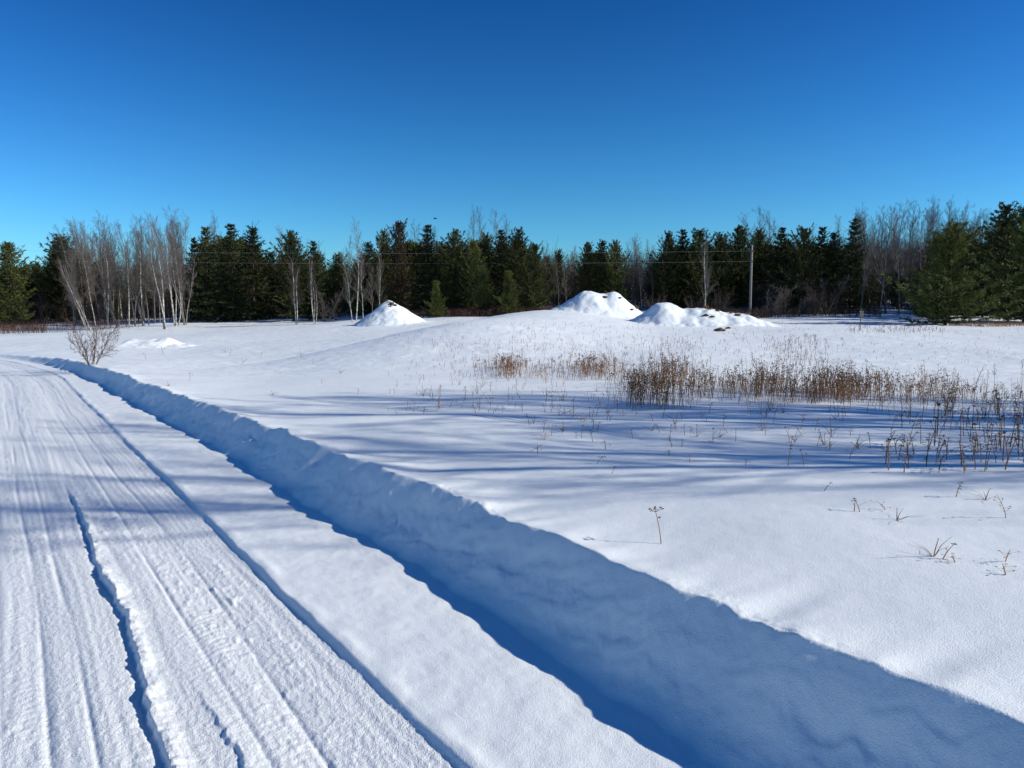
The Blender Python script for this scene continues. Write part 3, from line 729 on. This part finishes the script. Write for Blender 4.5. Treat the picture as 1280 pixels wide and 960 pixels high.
UNI = [
 (827,680,46,'umbel','tallest lone dry flower stalk with a spiky head near the snow bank'),
 (1167,697,24,'blade','thin bent stalk left of the round headed one at lower right'),
 (1178,699,20,'button','round headed stalk at lower right beside the thin bent one'),
 (1194,703,9,'aster','tiny sprig right of the round headed stalk at lower right'),
 (1257,702,20,'aster','short leaning weed near the right edge above another sprig'),
 (1257,720,13,'aster','low forked sprig near the right edge, lowest of the weeds'),
 (1068,640,14,'button','left of the two small matching buttons on stems right of centre'),
 (1075,641,15,'button','right of the two small matching buttons on stems right of centre'),
 (1107,638,11,'aster','small leafy sprig right of the two button stems'),
 (1121,651,14,'blade','thin bare stalk below the small leafy sprig'),
 (1030,614,10,'button','little hooked weed standing alone on smooth snow below the shadow'),
 (1195,622,20,'goldenrod','upright dark weed in the diagonal shadow at right'),
 (1258,648,32,'aster','branched weed with bent arm near the right edge'),
 (1232,625,14,'blade','leaning broken stalk left of the branched weed at right edge'),
 (985,583,38,'goldenrod','tallest dark weed at the edge of the long blue shadow'),
 (1005,582,20,'button','thin stalk just right of the tallest dark weed by the shadow'),
 (932,582,8,'button','little stub left of the tallest dark weed by the shadow'),
 (1070,560,18,'blade','thin upright stalk between the shadow and the dense weeds at right'),
 (1061,575,30,'aster','long leaning twig crossing the long blue shadow'),
 (765,593,10,'button','lone stub beyond the bottom of the long shadow in the middle'),
 (746,580,9,'umbel','small curled weed lying on the long shadow in the middle'),
 (840,560,14,'goldenrod','short weed between shadow streaks right of the middle'),
 (862,578,9,'button','dark bud on the long shadow right of the middle'),
 (757,562,14,'aster','sprawling sprig between the shadow streaks in the middle'),
 (547,513,16,'goldenrod','thin dark weed farthest left among the scattered field stalks'),
 (1037,563,9,'aster','small sprig in front of the dense weed belt'),
]
for px, py, hp, k, lb in UNI: weed(px, py, hp, k, lb, 'lone dry weeds on the near snow', fat=1.15)
def scatter(n, box, kinds, h, label, group, wt=None, seed=1, fat=1.1):
    r = random.Random(seed)
    for _ in range(n):
        for __ in range(60):
            px = r.uniform(box[0], box[1]); py = r.uniform(box[2], box[3])
            if wt is None or r.random() < wt(px, py): break
        weed(px, py, r.uniform(*h), r.choice(kinds), label, group, fat=fat)
scatter(88, (1105,1285,520,592), ['goldenrod','goldenrod','aster','button'], (14,44), 'dark dry weed in the dense stand at the right edge of the field', 'dark weeds at the right edge', lambda x,y: min(1,.25+(x-1105)/180), 1, 1.55)
scatter(52, (1080,1285,478,528), ['goldenrod','aster','blade'], (14,36), 'brown weed behind the dense dark stand at the right', 'brown weeds behind the dark stand', None, 2, 1.1)
scatter(40, (900,1120,510,562), ['goldenrod','button','aster','blade'], (8,26), 'thin weed on shadow streaks in front of the brown grass belt', 'thin weeds before the grass belt', None, 3)
scatter(46, (660,900,515,572), ['button','blade','goldenrod','aster'], (6,18), 'short thin stalk among the shadow streaks in the middle of the field', 'short stalks on the middle streaks', None, 4)
scatter(46, (520,780,470,520), ['blade','goldenrod','aster'], (7,18), 'short pale stalk on bright snow left of the dark clump', 'pale stalks left of the dark clump', None, 5, 1.3)
scatter(14, (170,520,440,505), ['blade','button'], (5,10), 'tiny stalk on the smooth snow left of the middle', 'tiny stalks on the left snow', None, 6, 1.5)
# the dense belts nobody could count
def belt(name, label, zones, seed, cat='dry grass'):
    r = random.Random(seed); m = MB(); h2 = MB()
    for (px0, px1, py0, py1, n, ha, hb, hw) in zones:
        for _ in range(n):
            px = r.uniform(px0, px1) if not hw else r.gauss((px0+px1)/2, (px1-px0)/4); py = r.uniform(py0, py1)
            g = GC(px, py)
            if g is None: continue
            h = r.uniform(ha, hb)*r.uniform(.42,.9); ln = Vector((r.gauss(0,.16), r.gauss(0,.16), 1)); rad = r.uniform(.0022,.0042)*max(1, g.y/14)
            top = g + ln*h; mid = g + ln*h*.55 + Vector((r.gauss(0,.012), r.gauss(0,.012), 0))
            m.tube([g - Vector((0,0,.05)), mid, top], [rad, rad*.85, rad*.45], 3)
            if r.random() < .65:
                R_ = min(.011*max(1, g.y/14), h*.045)
                for k in range(r.randint(5,11)):
                    c = mid.lerp(top, r.uniform(.35,1.03)) + Vector((r.gauss(0,.022), r.gauss(0,.022), 0)); d = Vector((r.gauss(0,1), r.gauss(0,1), r.gauss(.5,1))).normalized()
                    h2.quad(c, d*R_*2.2, R_*1.1, d.cross(Vector((r.gauss(0,1),r.gauss(0,1),.3))).normalized())
    e = empty(name, (0,0,0)); tag(e, label, cat, kind='stuff')
    a = m.build('stems', M['straw'], e); b = h2.build('seed_heads', M['seed'], e)
    a['kind'] = 'stuff'; b['kind'] = 'stuff'
# quick ground lookup from a coarse table
_px = np.arange(480, 1301, 10); _py = np.arange(398, 560, 2); _T = {}
_Y = np.geomspace(4, 70, 500)
for a in _px:
    dx = (a-CX)/F
    g0 = Hq(dx*_Y, _Y)
    sl = (CAMH-g0)/_Y
    pyv = HZ + F*sl
    best = {}
    run = 1e9
    vis = np.minimum.accumulate(pyv)
    for b in _py:
        i = int(np.argmax(vis <= b)); _T[(int(a), int(b))] = _Y[i]
def GC(px, py):
    if not (480 <= px < 1290 and 398 <= py < 556): return None
    a = (px-480)/10; b = (py-398)/2; i = int(a); j = int(b)
    q = lambda ii, jj: _T[(480+10*ii, 398+2*jj)]
    try: Y = (q(i,j)*(1-(a-i)) + q(i+1,j)*(a-i))*(1-(b-j)) + (q(i,j+1)*(1-(a-i)) + q(i+1,j+1)*(a-i))*(b-j)
    except KeyError: return None
    x = (px-CX)/F*Y; return Vector((x, Y, float(bilin(x, Y))))
def bilin(x, y): return hz(x, y)
belt('dry_grass', 'dense brown dry grass and goldenrod belt across the right of the field',
     [(930,1130,484,506,430,.28,.70,True),(900,1150,486,505,230,.22,.55,False),(1000,1110,488,504,220,.4,.75,True),(940,990,480,496,120,.4,.7,True),(870,960,478,498,160,.25,.5,True),(1110,1230,482,508,220,.2,.5,True),(1180,1290,488,528,130,.15,.4,False)], 11)
belt('dry_grass', 'darkest thick clump of dry goldenrod in the middle of the field',
     [(772,868,478,512,270,.25,.62,True),(786,806,480,508,70,.3,.6,True),(800,870,468,488,190,.35,.72,True),(855,900,478,500,90,.3,.5,True),(770,890,470,512,110,.2,.4,False)], 12)
belt('dry_grass', 'thin scattered pale grass on the rise left of the dark goldenrod clump',
     [(590,780,455,476,240,.15,.40,False),(615,655,458,474,150,.25,.5,True),(700,780,456,476,220,.2,.5,True),(540,800,428,472,260,.08,.22,False)], 13)
belt('dry_grass', 'sparse short grass tips showing through the snow below the mounds',
     [(640,1000,402,445,420,.05,.18,False),(480,800,404,520,260,.05,.16,False),(900,1290,412,455,260,.06,.18,False),(955,1040,425,460,170,.15,.42,True),(1060,1180,406,417,240,.1,.3,False),(790,900,425,460,160,.1,.35,True)], 14)

# ------------------------------------------------------------------ utility poles, wires, marker post, bird
def pole(px, top, Y, label):
    x = (px-CX)/F*Y; z = hz(x, Y); zt = CAMH + (HZ-top)*Y/F; h = zt - z
    e = empty('utility_pole', (x, Y, z)); tag(e, label, 'utility pole', 'utility poles')
    m = MB(); m.tube([Vector((0,0,-.4)), Vector((0,0,h*.5)), Vector((0,0,h))], [.11,.10,.085], 10); m.build('shaft', M['pole'], e, smooth=True)
    for dz in (.55, 1.4):
        b = MB(); b.tube([Vector((0,-.1,h-dz)), Vector((0,-.24,h-dz)), Vector((0,-.26,h-dz+.03))], [.03,.03,.03], 6)
        b.tube([Vector((0,-.26,h-dz)), Vector((0,-.26,h-dz+.07)), Vector((0,-.26,h-dz+.12))], [.05,.06,.03], 8); b.build('insulator', M['glass'], e, smooth=True)
    return x, Y, z+h
a1 = pole(936, 308, 63, 'weathered grey utility pole standing before the right wood')
a2 = pole(-330, 300, 66, 'weathered grey utility pole left of the view')
for dz, lb in ((.50,'upper of the two thin wires crossing before the trees'), (1.35,'lower of the two thin wires crossing before the trees')):
    m = MB(); n = 40; pts = []
    for i in range(n+1):
        t = i/n; p = Vector(a1).lerp(Vector(a2), t); pts.append(Vector((p.x, p.y-.26, p.z-dz-1.0*4*t*(1-t)*.45)))
    m.tube(pts, [.0055]*(n+1), 5); tag(m.build('power_line', M['wire']), lb, 'power line', 'thin wires between the poles')
g = ground(1075, 413); e = empty('marker_post', g); tag(e, 'small grey marker post with a weathered plate, standing alone in the snow', 'marker post')
hp = 27/F*g.y
m = MB(); m.tube([Vector((0,0,-.2)), Vector((0,0,hp*.6)), Vector((0,0,hp*1.0))], [.028,.026,.022], 8); m.build('post', M['gbark'], e, smooth=True)
m = MB(); m.box((0.03,-.035,hp*.74), (.095,.012,.16), Matrix.Rotation(.05,3,'Y')); m.box((0.03,-.05,hp*.74+.15),(.11,.02,.02)); m.build('plate', M['gbark'], e)
# bird
p = at(544, 273.5, 60); m = MB()
m.tube([Vector((-.16,0,0)), Vector((-.10,0,.005)), Vector((0,0,.0)), Vector((.08,0,.01)), Vector((.13,0,.025)), Vector((.17,0,.015))], [.008,.022,.04,.032,.024,.004], 8)
b = len(m.v)
for s in (-1, 1):
    b = len(m.v); m.v += [Vector((.06,s*.02,.02)), Vector((-.05,s*.02,.015)), Vector((-.07,s*.17,.075)), Vector((.05,s*.15,.08)), Vector((-.07,s*.33,.04)), Vector((-.02,s*.34,.045))]
    m.f += [(b,b+1,b+2,b+3), (b+3,b+2,b+4,b+5)]
b = len(m.v); m.v += [Vector((-.12,-.015,0)), Vector((-.12,.015,0)), Vector((-.24,.04,0)), Vector((-.24,-.04,0))]; m.f.append((b,b+1,b+2,b+3))
o = m.build('bird', M['bird'], None, p); o.rotation_euler = (.2, -.1, .5); tag(o, 'small dark bird flying above the central conifers', 'bird')

# ------------------------------------------------------------------ light
sx, sy = math.cos(SUN_BACK), -math.sin(SUN_BACK)
sdir = Vector((sx*math.cos(SUN_EL), sy*math.cos(SUN_EL), math.sin(SUN_EL)))
sl = bpy.data.lights.new('sun', 'SUN'); sl.energy = 5.0; sl.angle = R(.5); sl.color = (1, .975, .86)
so = bpy.data.objects.new('sun', sl); col.objects.link(so); so.rotation_euler = sdir.to_track_quat('Z', 'Y').to_euler(); so.location = sdir*60
w = bpy.data.worlds.new('World'); sc.world = w; w.use_nodes = True; nt = w.node_tree
bg = nt.nodes['Background']; sky = nt.nodes.new('ShaderNodeTexSky'); sky.sky_type = 'NISHITA'; sky.sun_disc = False
sky.sun_elevation = SUN_EL; sky.sun_rotation = math.atan2(sdir.x, sdir.y); sky.altitude = 300; sky.air_density = 1.0; sky.dust_density = .25; sky.ozone_density = 3.0
sep = nt.nodes.new('ShaderNodeSeparateColor'); com = nt.nodes.new('ShaderNodeCombineColor'); nt.links.new(sky.outputs['Color'], sep.inputs['Color'])
for ch, (ex, co, cap) in zip(('Red','Green','Blue'), ((1.28,.68,6.0),(1.24,1.20,8.0),(1.5,1.62,9.5))):     # deep winter air: the clear sky made more saturated
    a = nt.nodes.new('ShaderNodeMath'); a.operation = 'MULTIPLY'; a.inputs[1].default_value = .10; nt.links.new(sep.outputs[ch], a.inputs[0])
    b = nt.nodes.new('ShaderNodeMath'); b.operation = 'POWER'; b.inputs[1].default_value = ex; nt.links.new(a.outputs[0], b.inputs[0])
    c = nt.nodes.new('ShaderNodeMath'); c.operation = 'MULTIPLY'; c.inputs[1].default_value = co*10; nt.links.new(b.outputs[0], c.inputs[0])
    d = nt.nodes.new('ShaderNodeMath'); d.operation = 'MINIMUM'; d.inputs[1].default_value = cap; nt.links.new(c.outputs[0], d.inputs[0])
    nt.links.new(d.outputs[0], com.inputs[ch])
tcs = nt.nodes.new('ShaderNodeTexCoord'); sxyz = nt.nodes.new('ShaderNodeSeparateXYZ'); nt.links.new(tcs.outputs['Generated'], sxyz.inputs[0])
rmp = nt.nodes.new('ShaderNodeValToRGB'); nt.links.new(sxyz.outputs['Z'], rmp.inputs['Fac'])      # the air overhead is drier and darker
els = rmp.color_ramp.elements; els[0].position = 0; els[0].color = (1,1,1,1); els[1].position = 1; els[1].color = (.13,.38,.75,1)
for pz, cc in ((.12,(.66,.88,1,1)),(.24,(.38,.70,.98,1)),(.38,(.19,.51,.92,1))):
    q = els.new(pz); q.color = cc
mxs = nt.nodes.new('ShaderNodeMix'); mxs.data_type = 'RGBA'; mxs.blend_type = 'MULTIPLY'; mxs.inputs['Factor'].default_value = 1
nt.links.new(com.outputs['Color'], mxs.inputs[6]); nt.links.new(rmp.outputs['Color'], mxs.inputs[7])
nt.links.new(mxs.outputs[2], bg.inputs['Color']); bg.inputs['Strength'].default_value = .112
sc.view_settings.view_transform = 'Standard'; sc.view_settings.look = 'None'; sc.view_settings.exposure = 0; sc.view_settings.gamma = 1
